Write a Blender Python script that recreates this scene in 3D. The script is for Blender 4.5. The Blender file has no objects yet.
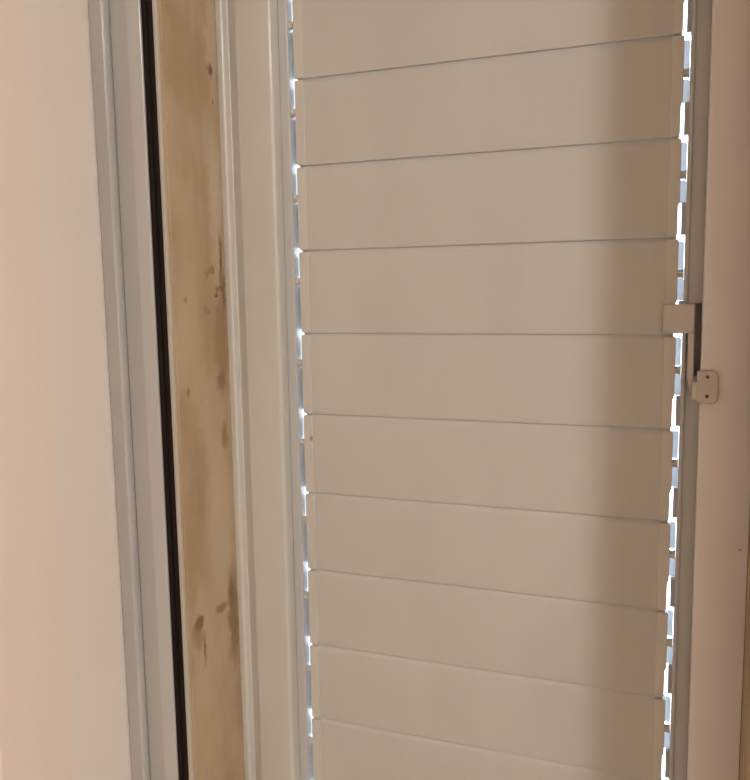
import bpy, bmesh, math
from mathutils import Matrix, Vector

scene = bpy.context.scene
COL = scene.collection
CAM_Z = 1.62                       # eye height above the room floor
# World axes: X right along the shutter, Y outwards (the shutter face is y = 0, the room is y < 0), Z up.

# ------------------------------------------------------------------ camera
cam = bpy.data.cameras.new('camera')
cam.sensor_fit = 'HORIZONTAL'; cam.sensor_width = 36.0
cam.lens = 815.4 / 750 * 36.0
cam.clip_start = 0.02
cam_o = bpy.data.objects.new('camera', cam); COL.objects.link(cam_o)
right = Vector((0.93415, 0.35651, -0.01632)); up = Vector((-0.02877, 0.12079, 0.99226)); fwd = Vector((-0.35572, 0.92645, -0.12309))
m = Matrix.Identity(4)
for r in range(3):
    m[r][0], m[r][1], m[r][2] = right[r], up[r], -fwd[r]
m[0][3], m[1][3], m[2][3] = 0.0, -0.8146, CAM_Z
cam_o.matrix_world = m
scene.camera = cam_o

# ------------------------------------------------------------------ daylight outside: even overcast sky
world = bpy.data.worlds.new('overcast_sky'); scene.world = world
world.use_nodes = True
bg = world.node_tree.nodes['Background']
bg.inputs['Color'].default_value = (0.74, 0.86, 1.0, 1)
bg.inputs['Strength'].default_value = 5.0

LAMP_POS = (1.175, -1.70, 2.52)
LAMP_COLOR = (1.0, 0.99, 0.975, 1)
LAMP_STRENGTH = 480.0

vs = scene.view_settings
vs.view_transform = 'Standard'; vs.look = 'None'; vs.gamma = 1.0; vs.use_curve_mapping = False
vs.exposure = 0.0

# ------------------------------------------------------------------ materials
def nodes_of(name):
    mt = bpy.data.materials.new(name); mt.use_nodes = True
    nt = mt.node_tree
    return mt, nt, nt.nodes['Principled BSDF']

def mixcol(nt, fac, a, b, blend='MIX'):
    n = nt.nodes.new('ShaderNodeMix'); n.data_type = 'RGBA'; n.blend_type = blend
    for sock, v in ((n.inputs[0], fac), (n.inputs[6], a), (n.inputs[7], b)):
        if hasattr(v, 'is_output'): nt.links.new(v, sock)
        elif isinstance(v, (int, float)): sock.default_value = v
        else: sock.default_value = (*v, 1)
    return n.outputs[2]

def math_node(nt, op, a, b=None, c=None, clamp=False):
    n = nt.nodes.new('ShaderNodeMath'); n.operation = op; n.use_clamp = clamp
    for i, v in enumerate((a, b, c)):
        if v is None: continue
        if hasattr(v, 'is_output'): nt.links.new(v, n.inputs[i])
        else: n.inputs[i].default_value = v
    return n.outputs[0]

def noise(nt, scale, vec, detail=3.0, rough=0.55):
    n = nt.nodes.new('ShaderNodeTexNoise'); n.inputs['Scale'].default_value = scale
    n.inputs['Detail'].default_value = detail; n.inputs['Roughness'].default_value = rough
    nt.links.new(vec, n.inputs['Vector'])
    return n.outputs['Fac']

def position(nt, scale=(1, 1, 1)):
    g = nt.nodes.new('ShaderNodeNewGeometry')
    mp = nt.nodes.new('ShaderNodeMapping'); mp.inputs['Scale'].default_value = scale
    nt.links.new(g.outputs['Position'], mp.inputs['Vector'])
    return mp.outputs['Vector']

def ramp(nt, fac, lo, hi):
    n = nt.nodes.new('ShaderNodeMapRange'); n.interpolation_type = 'SMOOTHSTEP'
    nt.links.new(fac, n.inputs[0]); n.inputs[1].default_value = lo; n.inputs[2].default_value = hi
    return n.outputs[0]

def bump(nt, bsdf, height, strength, dist):
    b = nt.nodes.new('ShaderNodeBump'); b.inputs['Strength'].default_value = strength; b.inputs['Distance'].default_value = dist
    nt.links.new(height, b.inputs['Height']); nt.links.new(b.outputs[0], bsdf.inputs['Normal'])

def blob(nt, pos_socket, centre, radii, soft=0.6):
    """mask of an elongated spot at a world point (wear / dirt with a shape of its own)"""
    s = nt.nodes.new('ShaderNodeVectorMath'); s.operation = 'SUBTRACT'
    nt.links.new(pos_socket, s.inputs[0]); s.inputs[1].default_value = centre
    d = nt.nodes.new('ShaderNodeVectorMath'); d.operation = 'DIVIDE'
    nt.links.new(s.outputs[0], d.inputs[0]); d.inputs[1].default_value = radii
    l = nt.nodes.new('ShaderNodeVectorMath'); l.operation = 'LENGTH'
    nt.links.new(d.outputs[0], l.inputs[0])
    n = nt.nodes.new('ShaderNodeMapRange'); n.interpolation_type = 'SMOOTHSTEP'
    nt.links.new(l.outputs['Value'], n.inputs[0])
    n.inputs[1].default_value = 1.0; n.inputs[2].default_value = 1.0 - soft
    return n.outputs[0]

def warped(nt, amount, scale):
    g = nt.nodes.new('ShaderNodeNewGeometry')
    n = nt.nodes.new('ShaderNodeTexNoise'); n.inputs['Scale'].default_value = scale; n.inputs['Detail'].default_value = 4
    nt.links.new(g.outputs['Position'], n.inputs['Vector'])
    s = nt.nodes.new('ShaderNodeVectorMath'); s.operation = 'SUBTRACT'
    nt.links.new(n.outputs['Color'], s.inputs[0]); s.inputs[1].default_value = (.5, .5, .5)
    k = nt.nodes.new('ShaderNodeVectorMath'); k.operation = 'SCALE'
    nt.links.new(s.outputs[0], k.inputs[0]); k.inputs['Scale'].default_value = amount
    a = nt.nodes.new('ShaderNodeVectorMath'); a.operation = 'ADD'
    nt.links.new(g.outputs['Position'], a.inputs[0]); nt.links.new(k.outputs[0], a.inputs[1])
    return a.outputs[0]

def painted_metal(name, col, rough, coat=0.0, var=0.035, marks=()):
    mt, nt, b = nodes_of(name)
    f = noise(nt, 9.0, position(nt, (1, 1, .35)))
    c = mixcol(nt, ramp(nt, f, .3, .7), [x * (1 - var) for x in col], [min(1, x * (1 + var)) for x in col])
    if marks:
        wp = warped(nt, .004, 300)
        for (ctr, rad, mcol, amt) in marks:
            c = mixcol(nt, math_node(nt, 'MULTIPLY', blob(nt, wp, ctr, rad, .8), amt), c, mcol)
    nt.links.new(c, b.inputs['Base Color'])
    b.inputs['Roughness'].default_value = rough
    b.inputs['Coat Weight'].default_value = coat; b.inputs['Coat Roughness'].default_value = .12
    bump(nt, b, noise(nt, 420, position(nt)), .05, .0004)
    return mt

Z = CAM_Z
M = {}
M['slat'] = painted_metal('ivory_slat_paint', (.56, .545, .515), .48,
                          marks=(((-.3893, 0, Z - .1646), (.003, .01, .005), (.30, .19, .09), .8),))
M['cap'] = painted_metal('ivory_end_cap_plastic', (.61, .585, .54), .45,
                         marks=(((-.3893, 0, Z - .1646), (.003, .01, .005), (.30, .19, .09), .8),))
M['frame'] = painted_metal('white_frame_paint', (.60, .59, .55), .30, .25)
M['post'] = painted_metal('pinkish_white_right_stile', (.83, .79, .81), .42,  # right frame member, set lighter and pinker than the left one
                          marks=(((.0509, -.02, Z - .2432), (.0025, .01, .002), (.35, .2, .15), .7),))
M['lip'] = None
M['sash'] = painted_metal('pale_grey_stile_paint', (.52, .52, .52), .35, .15)
M['window'] = painted_metal('white_window_aluminium', (.475, .47, .46), .26, .4)
M['bead'] = painted_metal('cream_bead_paint', (.49, .45, .385), .4)
M['latch'] = painted_metal('white_latch_plastic', (.62, .575, .55), .4)
M['screw'] = painted_metal('dark_screw_metal', (.10, .065, .045), .45)

mt, nt, b = nodes_of('black_rubber')
b.inputs['Base Color'].default_value = (.012, .007, .006, 1); b.inputs['Roughness'].default_value = .7
bump(nt, b, noise(nt, 500, position(nt)), .1, .0005)
b.inputs['Specular IOR Level'].default_value = .15
M['rubber'] = mt

# added translucent lip: gives the slat-end gaps a dim daylight glow
mt, nt, b = nodes_of('milky_gap_lip')
b.inputs['Base Color'].default_value = (.5, .5, .5, 1); b.inputs['Roughness'].default_value = .5
tr = nt.nodes.new('ShaderNodeBsdfTranslucent'); f = noise(nt, 60, position(nt))
nt.links.new(mixcol(nt, f, (.50, .50, .51), (.64, .64, .65)), tr.inputs['Color'])
mx = nt.nodes.new('ShaderNodeMixShader'); mx.inputs[0].default_value = .72
nt.links.new(b.outputs[0], mx.inputs[1]); nt.links.new(tr.outputs[0], mx.inputs[2])
nt.links.new(mx.outputs[0], nt.nodes['Material Output'].inputs['Surface'])
M['lip'] = mt

def plaster(name, col, col2, rough=.75, bmp=.12):
    mt, nt, b = nodes_of(name)
    f = noise(nt, 5.5, position(nt, (1, 1, .5)), 4)
    nt.links.new(mixcol(nt, ramp(nt, f, .32, .68), col, col2), b.inputs['Base Color'])
    b.inputs['Roughness'].default_value = rough
    bump(nt, b, noise(nt, 120, position(nt), 5), bmp, .002)
    return mt
M['plaster'] = plaster('room_wall_plaster', (.83, .735, .65), (.85, .76, .675))
M['room'] = plaster('warm_room_plaster', (.78, .63, .49), (.81, .67, .53))
M['lining'] = plaster('jamb_lining_paint', (.815, .755, .70), (.83, .775, .725), .6, .05)
M['ceiling'] = plaster('ceiling_paint', (.82, .80, .76), (.84, .82, .78))
M['floor'] = plaster('floor_stone', (.52, .45, .38), (.60, .53, .45), .5, .05)
M['exterior'] = plaster('exterior_render', (.55, .50, .43), (.60, .55, .48), .9, .4)

# stained plaster of the outer reveal
mt, nt, b = nodes_of('stained_reveal_plaster')
streak = noise(nt, 30, position(nt, (1, 1, .10)), 4)
cloud = noise(nt, 16, position(nt, (1, 1, .5)), 5)
c = mixcol(nt, ramp(nt, cloud, .3, .7), (.42, .30, .18), (.53, .415, .285))
c = mixcol(nt, math_node(nt, 'MULTIPLY', ramp(nt, streak, .52, .75), .35), c, (.35, .25, .14))
wp = warped(nt, .022, 70); wf = warped(nt, .010, 160)
brown = (.17, .085, .038); tan = (.28, .175, .085)
X = -.481
pale = (.60, .49, .38)
spots = [
    (wp, .034, .09, .014, .075, pale, .6), (wp, .030, .27, .012, .07, pale, .5), (wp, .05, -.27, .03, .10, (.55, .44, .31), .6), (wp, .055, -.14, .025, .06, (.55, .44, .31), .4),
    (wf, .0300, .030, .0016, .034, brown, .8), (wf, .0270, -.004, .0016, .022, brown, .75), (wf, .0400, -.003, .0045, .0025, brown, .8),
    (wp, .0500, .020, .012, .003, tan, .6), (wp, .060, -.020, .010, .004, tan, .5),
    #  (source, s towards the room, z from eye height, half depth, half height, colour, amount)
    (wf, .0346, .233, .0050, .0075, brown, .75), (wf, .031, .201, .0022, .0028, brown, .7),
    (wf, .0265, .040, .0030, .026, brown, .55), (wf, .0235, .002, .0030, .024, brown, .55), (wf, .034, .003, .008, .0040, brown, .5),
    (wp, .031, -.053, .016, .055, tan, .5), (wf, .0354, -.098, .011, .012, brown, .42), (wf, .0339, -.160, .007, .017, brown, .42),
    (wf, .1000, -.354, .0085, .0085, brown, .85), (wf, .0915, -.386, .0028, .020, brown, .55), (wp, .102, -.366, .012, .02, tan, .5),
    (wp, .030, -.372, .012, .060, tan, .75), (wf, .0544, -.353, .013, .006, brown, .5), (wf, .034, -.340, .006, .020, brown, .4),
    (wf, .0999, -.008, .004, .004, tan, .5), (wf, .1019, -.103, .0035, .0050, brown, .5),
    (wf, .046, .024, .004, .006, tan, .6), (wp, .085, -.20, .02, .06, tan, .25),
]
for (src, s, z, rs, rz, mc, amt) in spots:
    k = blob(nt, src, (X, -s, Z + z), (.05, rs * 1.3, rz * 1.3), .7)
    c = mixcol(nt, math_node(nt, 'MULTIPLY', k, min(1, amt * 1.25)), c, mc)
nt.links.new(c, b.inputs['Base Color']); b.inputs['Roughness'].default_value = .7
bump(nt, b, noise(nt, 90, position(nt), 6), .18, .003)
M['reveal'] = mt

mt, nt, b = nodes_of('lamp_opal_glass')
b.inputs['Base Color'].default_value = (.9, .88, .84, 1)
b.inputs['Emission Color'].default_value = LAMP_COLOR
b.inputs['Emission Strength'].default_value = LAMP_STRENGTH
M['opal'] = mt

# ------------------------------------------------------------------ mesh helpers
def link(name, bm, mat, parent=None, smooth=None, bevel=None):
    bmesh.ops.recalc_face_normals(bm, faces=bm.faces)
    me = bpy.data.meshes.new(name); bm.to_mesh(me); bm.free()
    me.materials.append(M[mat])
    o = bpy.data.objects.new(name, me); COL.objects.link(o)
    if parent: o.parent = parent
    if bevel:
        bv = o.modifiers.new('bevel', 'BEVEL'); bv.width = bevel; bv.segments = 3; bv.limit_method = 'ANGLE'; bv.angle_limit = math.radians(35)
    if smooth or bevel:
        for p in me.polygons: p.use_smooth = True
        me.set_sharp_from_angle(angle=math.radians(smooth or 40))
    return o

def add_box(bm, x0, x1, y0, y1, z0, z1):
    v = [bm.verts.new((x, y, z)) for z in (z0, z1) for y in (y0, y1) for x in (x0, x1)]
    for f in ((0, 1, 3, 2), (4, 6, 7, 5), (0, 4, 5, 1), (2, 3, 7, 6), (0, 2, 6, 4), (1, 5, 7, 3)):
        bm.faces.new([v[i] for i in f])

def box(name, ext, mat, parent=None, bevel=None):
    bm = bmesh.new(); add_box(bm, *ext); return link(name, bm, mat, parent, bevel=bevel)

def add_prism(bm, pts, a0, a1, place):
    """extrude a closed outline; place(u, v, a) -> world point"""
    lo = [bm.verts.new(place(u, v, a0)) for u, v in pts]; hi = [bm.verts.new(place(u, v, a1)) for u, v in pts]
    bm.faces.new(lo); bm.faces.new(hi[::-1])
    n = len(pts)
    for i in range(n): bm.faces.new((lo[i], lo[(i + 1) % n], hi[(i + 1) % n], hi[i]))

def upright(pts, z0, z1):            # outline in (x, s): s = distance from the shutter face into the room
    bm = bmesh.new(); add_prism(bm, pts, z0, z1, lambda u, v, a: (u, -v, a)); return bm

def rounded(pts, radii, seg=4):
    """round chosen corners of a polyline outline; radii = {index: r}"""
    out = []; n = len(pts)
    for i, p in enumerate(pts):
        r = radii.get(i)
        if not r: out.append(p); continue
        P = Vector(p); a = (Vector(pts[i - 1]) - P); b_ = (Vector(pts[(i + 1) % n]) - P)
        r = min(r, a.length * .48, b_.length * .48)
        A = P + a.normalized() * r; B = P + b_.normalized() * r
        for k in range(seg + 1):
            t = k / seg
            q = A * (1 - t) ** 2 + P * (2 * t * (1 - t)) + B * t * t
            out.append((q.x, q.y))
    return out

def cyl(bm, p0, p1, r0, r1=None, seg=16):
    p0, p1 = Vector(p0), Vector(p1); r1 = r0 if r1 is None else r1
    d = (p1 - p0); rot = d.to_track_quat('Z', 'Y').to_matrix().to_4x4()
    bmesh.ops.create_cone(bm, cap_ends=True, segments=seg, radius1=r0, radius2=r1, depth=d.length,
                          matrix=Matrix.Translation((p0 + p1) / 2) @ rot)

def empty(name, loc):
    o = bpy.data.objects.new(name, None); COL.objects.link(o); o.location = loc; o.empty_display_size = .05
    return o

def under(parent, *kids):
    """parent while the child keeps its world place"""
    for k in kids:
        k.parent = parent; k.matrix_parent_inverse = Matrix.Translation(-Vector(parent.location)) if parent.type == 'EMPTY' else Matrix.Identity(4)

def tag(o, label, cat=None, group=None, kind=None):
    o['label'] = label
    if cat: o['category'] = cat
    if group: o['group'] = group
    if kind: o['kind'] = kind
    return o

# ------------------------------------------------------------------ key measures (metres)
ZT, ZB = Z + .470, Z - .745          # clear opening of the outer reveal
XL, XR = -.481, .0580                # its two side faces
S_IN = .310                          # room face of the window wall
RX0, RX1, RS1, CEIL = -1.45, 1.95, 2.75, 2.58
JL, JR = -.5644, .1414               # room-side jamb faces
JT, JB = ZT + .0834, ZB - .0834

# ------------------------------------------------------------------ room shell
bm = bmesh.new()
def wall_piece(pts, z0, z1): add_prism(bm, pts, z0, z1, lambda u, v, a: (u, -v, a))
left_out = rounded([(RX0 - .1, -.06), (XL - .003, -.06), (XL - .003, .08), (JL - .002, .08), (JL - .002, S_IN), (RX0 - .1, S_IN)], {4: .012})
right_out = rounded([(RX1 + .1, -.06), (RX1 + .1, S_IN), (JR + .002, S_IN), (JR + .002, .08), (XR + .003, .08), (XR + .003, -.06)], {2: .012})
wall_piece(left_out, 0, CEIL)
wall_piece(right_out, 0, CEIL)
for (z0, z1, z2, z3) in ((JT + .002, CEIL, ZT + .003, CEIL), (0, JB - .002, 0, ZB - .003)):
    add_box(bm, JL - .002, JR + .002, -S_IN, -.08, z0, z1)
    add_box(bm, XL - .003, XR + .003, -.08, .06, z2, z3)
wall_front = link('wall_front', bm, 'plaster')
tag(wall_front, 'beige plastered wall around the narrow window', kind='structure')

# plaster coats inside the opening: stained outer reveal, painted inner jamb lining and its continuation
def coat(name, mat, x0, x1, s0, s1, z0, z1, lab=None):
    o = box(name, (min(x0, x1), max(x0, x1), -s1, -s0, z0, z1), mat, wall_front)
    if lab: o['label'] = lab
    return o
coat('reveal_plaster', 'reveal', XL - .003, XL, -.06, .1182, ZB, ZT, 'stained tan plaster of the outer reveal')
coat('reveal_plaster', 'reveal', XR, XR + .003, -.06, .1182, ZB, ZT)
coat('reveal_plaster', 'reveal', XL - .003, XR + .003, -.06, .1182, ZT, ZT + .003)
coat('reveal_plaster', 'reveal', XL - .003, XR + .003, -.06, .1182, ZB - .003, ZB)
coat('jamb_lining', 'lining', JL - .002, JL, .0805, .2058, JB, JT, 'smooth painted strip beside the window frame')
coat('jamb_lining', 'lining', JR, JR + .002, .0805, .2058, JB, JT)
coat('jamb_plaster', 'plaster', JL - .002, JL + .0008, .2066, S_IN - .014, JB, JT)
coat('jamb_plaster', 'plaster', JR - .0008, JR + .002, .2066, S_IN - .014, JB, JT)
coat('jamb_lining', 'lining', JL - .002, JR + .002, .0805, .30, JT, JT + .002)
coat('window_board', 'lining', JL - .002, JR + .002, .0805, .335, JB - .002, JB)

for nm, ext, mat, lab in (
        ('wall_left', (RX0 - .1, RX0, -RS1, -S_IN, 0, CEIL), 'room', 'beige plastered side wall left of the window'),
        ('wall_right', (RX1, RX1 + .1, -RS1, -S_IN, 0, CEIL), 'room', 'beige plastered side wall right of the window'),
        ('wall_back', (RX0 - .1, RX1 + .1, -RS1 - .1, -RS1, 0, CEIL), 'room', 'beige plastered wall behind the viewer'),
        ('floor', (RX0 - .1, RX1 + .1, -RS1 - .1, .06, -.1, 0), 'floor', 'beige stone floor of the room'),
        ('ceiling', (RX0 - .1, RX1 + .1, -RS1 - .1, .06, CEIL, CEIL + .1), 'ceiling', 'off-white ceiling of the room')):
    tag(box(nm, ext, mat), lab, kind='structure')

# ------------------------------------------------------------------ window_1: aluminium window frame set in the wall
win = empty('window_1', ((XL + XR) / 2, -.12, JB)); tag(win, 'white aluminium window frame with a black rubber gasket', kind='structure')
# profile in (u, s): u = distance outwards from the reveal face
prof = [(.0031, .0805), (.0822, .0805), (.0822, .1222), (.0808, .1232), (.0622, .1306), (.0602, .1312), (.0590, .1285), (.0588, .1190), (.0572, .1190),
        (.0569, .1220), (.0335, .1295), (.0318, .1300), (.0184, .1270), (.0181, .1180), (.0075, .1150), (.0073, .1125), (.0031, .1125)]
prof = rounded(prof, {3: .002, 4: .004, 5: .003, 6: .002, 10: .003, 11: .003, 12: .002})
bead_p = rounded([(.0031, .1126), (.0031, .1200), (.0042, .1222), (.0071, .1222), (.0071, .1126)], {1: .002, 2: .002})
gask_p = [(.0074, .1151), (.0074, .1215)]
for c0, r_ in ((.0101, .0027), (.0152, .0028)):
    for k in range(7):
        a = math.pi * (1 - k / 6)
        gask_p.append((c0 + r_ * math.cos(a), (.1228 if c0 < .012 else .1242) + r_ * .9 * math.sin(a)))
gask_p += [(.0180, .1181)]
def frame_run(name, p, mat, which):
    bm = bmesh.new(); rings = []
    c = {'l': ((-1, -1), (-1, 1)), 'r': ((1, 1), (1, -1)), 't': ((-1, 1), (1, 1)), 'b': ((1, -1), (-1, -1))}[which]
    for sx, sz in c:
        rings.append([bm.verts.new(((XL - u) if sx < 0 else (XR + u), -s, (ZB - u) if sz < 0 else (ZT + u))) for u, s in p])
    n = len(p)
    for i in range(n): bm.faces.new((rings[0][i], rings[0][(i + 1) % n], rings[1][(i + 1) % n], rings[1][i]))
    bm.faces.new(rings[0]); bm.faces.new(rings[1][::-1])
    o = link(name, bm, mat, smooth=32); under(win, o); return o
for w, nm in (('l', 'frame_stile'), ('r', 'frame_stile'), ('t', 'frame_head'), ('b', 'frame_sill')):
    frame_run(nm, prof, 'window', w)
    frame_run('frame_bead', bead_p, 'bead', w)['label'] = 'thin cream bead'
    frame_run('gasket', gask_p, 'rubber', w)['label'] = 'black rubber gasket'

# ------------------------------------------------------------------ fixed shutter frame
fr = empty('shutter_frame', (-.2, 0, ZB)); tag(fr, 'white metal frame fixed around the louvered shutter', 'frame')
lp = [(-.4805, -.050), (-.4300, -.050), (-.4300, -.0030), (-.4154, -.0030), (-.4152, .0200), (-.4560, .0200), (-.4582, .0195),
      (-.4700, .0125), (-.4708, .0130), (-.4718, .0185), (-.4738, .0212), (-.4805, .0203)]
lp = rounded(lp, {4: .0045, 5: .003, 6: .002, 9: .003, 10: .004})
o = link('frame_stile', upright(lp, ZB + .0005, ZT - .0005), 'frame', smooth=32); under(fr, o)
rp = rounded([(.0575, -.050), (.0575, .0200), (.0125, .0200), (.0122, -.0030), (.0245, -.0030), (.0245, -.050)], {2: .002})
o = link('frame_stile', upright(rp, ZB + .0005, ZT - .0005), 'post', smooth=32); under(fr, o)
for nm, sgn, zz in (('frame_head', -1, ZT - .0005), ('frame_sill', 1, ZB + .0005)):
    bm = bmesh.new()
    pr = [(.050, 0), (.050, .036), (.003, .036), (.003, .0516), (-.020, .0516), (-.020, 0)]
    add_prism(bm, pr, -.4174, .0121, lambda u, v, a: (a, u, zz + sgn * v))
    o = link(nm, bm, 'frame', bevel=.0015); under(fr, o)

# keeper screwed to the right frame member
kz0, kz1 = Z - .1095, Z - .0775
kp = rounded([(.0095, kz0 + .002), (.0275, kz0), (.0275, kz1), (.0095, kz1 - .001)], {0: .002, 1: .008, 2: .008, 3: .002}, 6)
bm = bmesh.new(); add_prism(bm, kp, -.0202, -.0232, lambda u, v, a: (u, a, v))
keeper = link('strike_plate', bm, 'latch', bevel=.0009); under(fr, keeper); keeper['label'] = 'small rounded white strike plate with two screws'
bm = bmesh.new(); add_box(bm, .0058, .0110, -.0228, -.0170, kz0 + .004, kz0 + .021)
tabo = link('hook_tab', bm, 'latch', keeper, bevel=.0015)
for zz in (Z - .0840, Z - .1017):
    bm = bmesh.new(); cyl(bm, (.0182, -.0225, zz), (.0182, -.0237, zz), .0019, .0015)
    bmesh.ops.transform(bm, matrix=Matrix.Identity(4), verts=bm.verts)
    s_ = link('screw', bm, 'screw', keeper, smooth=40); s_['label'] = 'dark screw head'

# ------------------------------------------------------------------ the louvered shutter leaf
sh = empty('louvered_shutter', (-.2, .005, ZB + .05)); tag(sh, 'closed ivory louvered shutter with wide horizontal slats', 'shutter')
P = .090
J0 = Z + .2252                       # joint of the first full slat in view
K0, NS = -2, 12
top_z, bot_z = J0 - K0 * P, J0 - (K0 + NS) * P
SLX0, SLX1 = -.3985, -.0098          # outer ends of the slats
STL, STR = -.4045, -.0045            # inner faces of the two stiles
o = link('stile', upright(rounded([(STL, .0028), (-.4148, .0028), (-.4148, -.0036), (-.4275, -.0036), (-.4275, -.030), (STL, -.030)], {0: .002}), ZB + .0524, ZT - .0524), 'sash', smooth=40)
under(sh, o)
bm = upright(rounded([(STR, .0005), (-.0008, .0005), (.0002, -.0040), (.0064, -.0040), (.0064, -.030), (STR, -.030)], {0: .0015, 1: .0015}), ZB + .0524, ZT - .0524)
add_box(bm, .0064, .0220, .0040, .030, Z - .0180, ZT - .052)          # the outer half is slotted beside the latch
add_box(bm, .0064, .0220, .0040, .030, ZB + .052, Z - .0860)
add_box(bm, .0064, .0220, .0220, .030, Z - .0860, Z - .0180)
add_box(bm, .0122, .0220, .0040, .022, Z - .0860, Z - .0180)
for k in range(NS):                  # stop tabs behind the lower end of every slat
    zt = top_z - k * P
    add_box(bm, STR - .0038, STR + .001, .006, .016, zt - .0900, zt - .0610)
o = link('stile', bm, 'sash', smooth=40); under(sh, o)
for nm, z0, z1 in (('top_rail', top_z + .0035, ZT - .0524), ('bottom_rail', ZB + .0524, bot_z - .0035)):
    o = box(nm, (STL + .0004, STR - .0004, .001, .028, z0, z1), 'sash', bevel=.002); under(sh, o)

# one slat (local z = 0 at its upper joint, local x = 0 at the left end)
W = SLX1 - SLX0
body_p = rounded([(-.0002, -.0045), (-.0068, 0.0), (-.045, .0011), (-.0880, .0002), (-.0925, -.0002), (-.0925, -.0020), (-.0885, -.0026),
          (-.0800, -.0095), (-.045, -.0105), (.0000, -.0090), (.0030, -.0085), (.0030, -.0058)], {1: .002, 3: .003, 4: .001})
bm = bmesh.new(); add_prism(bm, body_p, .0024, W - .0024, lambda u, v, a: (a, -v, u))
slat0 = link('slat', bm, 'slat', smooth=25)
def cap_mesh(sgn):
    """end cap; local x = 0 at the outer end, growing inwards along -sgn"""
    bm = bmesh.new(); nt_ = .0014 if sgn > 0 else .0004
    def pl(u, v, a): return (-sgn * u, a, v)
    out = rounded([(0, -.0042), (.0105, -.0042), (.0105, -.0920), (nt_ + .0002, -.0916), (nt_, -.0640), (0, -.0605)], {0: .002, 3: .002}, 3)
    add_prism(bm, out, -.0016, .0012, pl)                                     # face plate
    add_prism(bm, [(.0005, -.0048), (.0022, -.0048), (.0022, -.0912), (nt_ + .0008, -.0912), (nt_ + .0006, -.0640), (.0005, -.0605)], .0012, .0118, pl)   # side wall
    return bm
def lip_mesh(sgn):
    """thin strip added to dim the daylight gap between slat end and stile"""
    bm = bmesh.new()
    lips = [(.0048, -.0056, -.0322), (.0052, -.0398, -.0606)] if sgn > 0 else [(.0040, -.0085, -.0310), (.0058, -.0405, -.0890)]
    for w_, za, zb in lips:
        add_prism(bm, [(-w_, za - .002), (-w_ + .001, za), (.0004, za), (.0004, zb), (-w_, zb)], .0108, .0114, lambda u, v, a: (-sgn * u, a, v))
    return bm
capL0 = link('end_cap', cap_mesh(-1), 'cap', slat0, bevel=.0005)
capR0 = link('end_cap', cap_mesh(1), 'cap', slat0, bevel=.0005); capR0.location = (W, 0, 0)
lipL0 = link('added_gap_lip', lip_mesh(-1), 'lip', slat0)
lipR0 = link('added_gap_lip', lip_mesh(1), 'lip', slat0); lipR0.location = (W, 0, 0)
def pin_mesh(sgn, gap):
    bm = bmesh.new()
    cyl(bm, (-sgn * .0005, .004, -.0360), (sgn * (gap - .0002), .004, -.0360), .0037)
    cyl(bm, (sgn * (gap - .0016), .004, -.0360), (sgn * (gap - .0002), .004, -.0360), .0046)
    return bm
pinL0 = link('pivot_pin', pin_mesh(-1, SLX0 - STL), 'cap', slat0, smooth=40)
pinR0 = link('pivot_pin', pin_mesh(1, STR - SLX1), 'cap', slat0, smooth=40); pinR0.location = (W, 0, 0)
protos = (capL0, capR0, lipL0, lipR0, pinL0, pinR0)
for k in range(NS):
    if k == 0: s_ = slat0
    else:
        s_ = slat0.copy(); COL.objects.link(s_)
        for pr in protos:
            c_ = pr.copy(); COL.objects.link(c_); c_.parent = s_
    s_.location = (SLX0 - sh.location.x, 0.0 - sh.location.y, top_z - k * P - sh.location.z)
    s_.parent = sh

# latch on the right stile
latch = empty('latch', (0, -.005, Z - .032)); under(sh, latch); latch['label'] = 'white latch with a downward arm'
latch.matrix_parent_inverse = Matrix.Translation(-Vector(sh.location))
def lpart(nm, bm, mat='latch', bev=.0012):
    o = link(nm, bm, mat, bevel=bev); o.parent = latch; o.matrix_parent_inverse = Matrix.Translation(-Vector(latch.location)); return o
bm = bmesh.new(); add_box(bm, -.0215, .0062, -.0100, -.0030, Z - .0455, Z - .0185); lpart('latch_block', bm, bev=.002)
bm = bmesh.new(); add_box(bm, -.0015, .0058, -.0030, .0036, Z - .0440, Z - .0200); lpart('mounting_foot', bm)
bm = bmesh.new()
add_prism(bm, [(.0008, Z - .0450), (.0060, Z - .0450), (.0066, Z - .0860), (.0056, Z - .1010), (.0036, Z - .0990), (.0010, Z - .0860)], -.0095, -.0025, lambda u, v, a: (u, a, v))
lpart('latch_arm', bm)

# ------------------------------------------------------------------ ceiling lamp
lx, ly, lz = LAMP_POS
lamp = empty('ceiling_lamp', (lx, ly, CEIL)); tag(lamp, 'round opal ceiling lamp behind the viewer', 'lamp')
def lathe(pts, seg=40):
    bm = bmesh.new(); rings = []
    for r_, z_ in pts:
        rings.append([bm.verts.new((r_ * math.cos(2 * math.pi * i / seg), r_ * math.sin(2 * math.pi * i / seg), z_)) for i in range(seg)])
    for a, b_ in zip(rings, rings[1:]):
        for i in range(seg): bm.faces.new((a[i], a[(i + 1) % seg], b_[(i + 1) % seg], b_[i]))
    bm.faces.new(rings[0]); bm.faces.new(rings[-1][::-1])
    return bm
base = link('lamp_base', lathe([(.085, 0), (.090, -.004), (.090, -.022), (.085, -.028)]), 'frame', lamp, smooth=40)
dome = link('lamp_diffuser', lathe([(.070, -.028), (.073, -.045), (.069, -.064), (.056, -.080), (.034, -.090), (.010, -.093)]), 'opal', lamp, smooth=60)
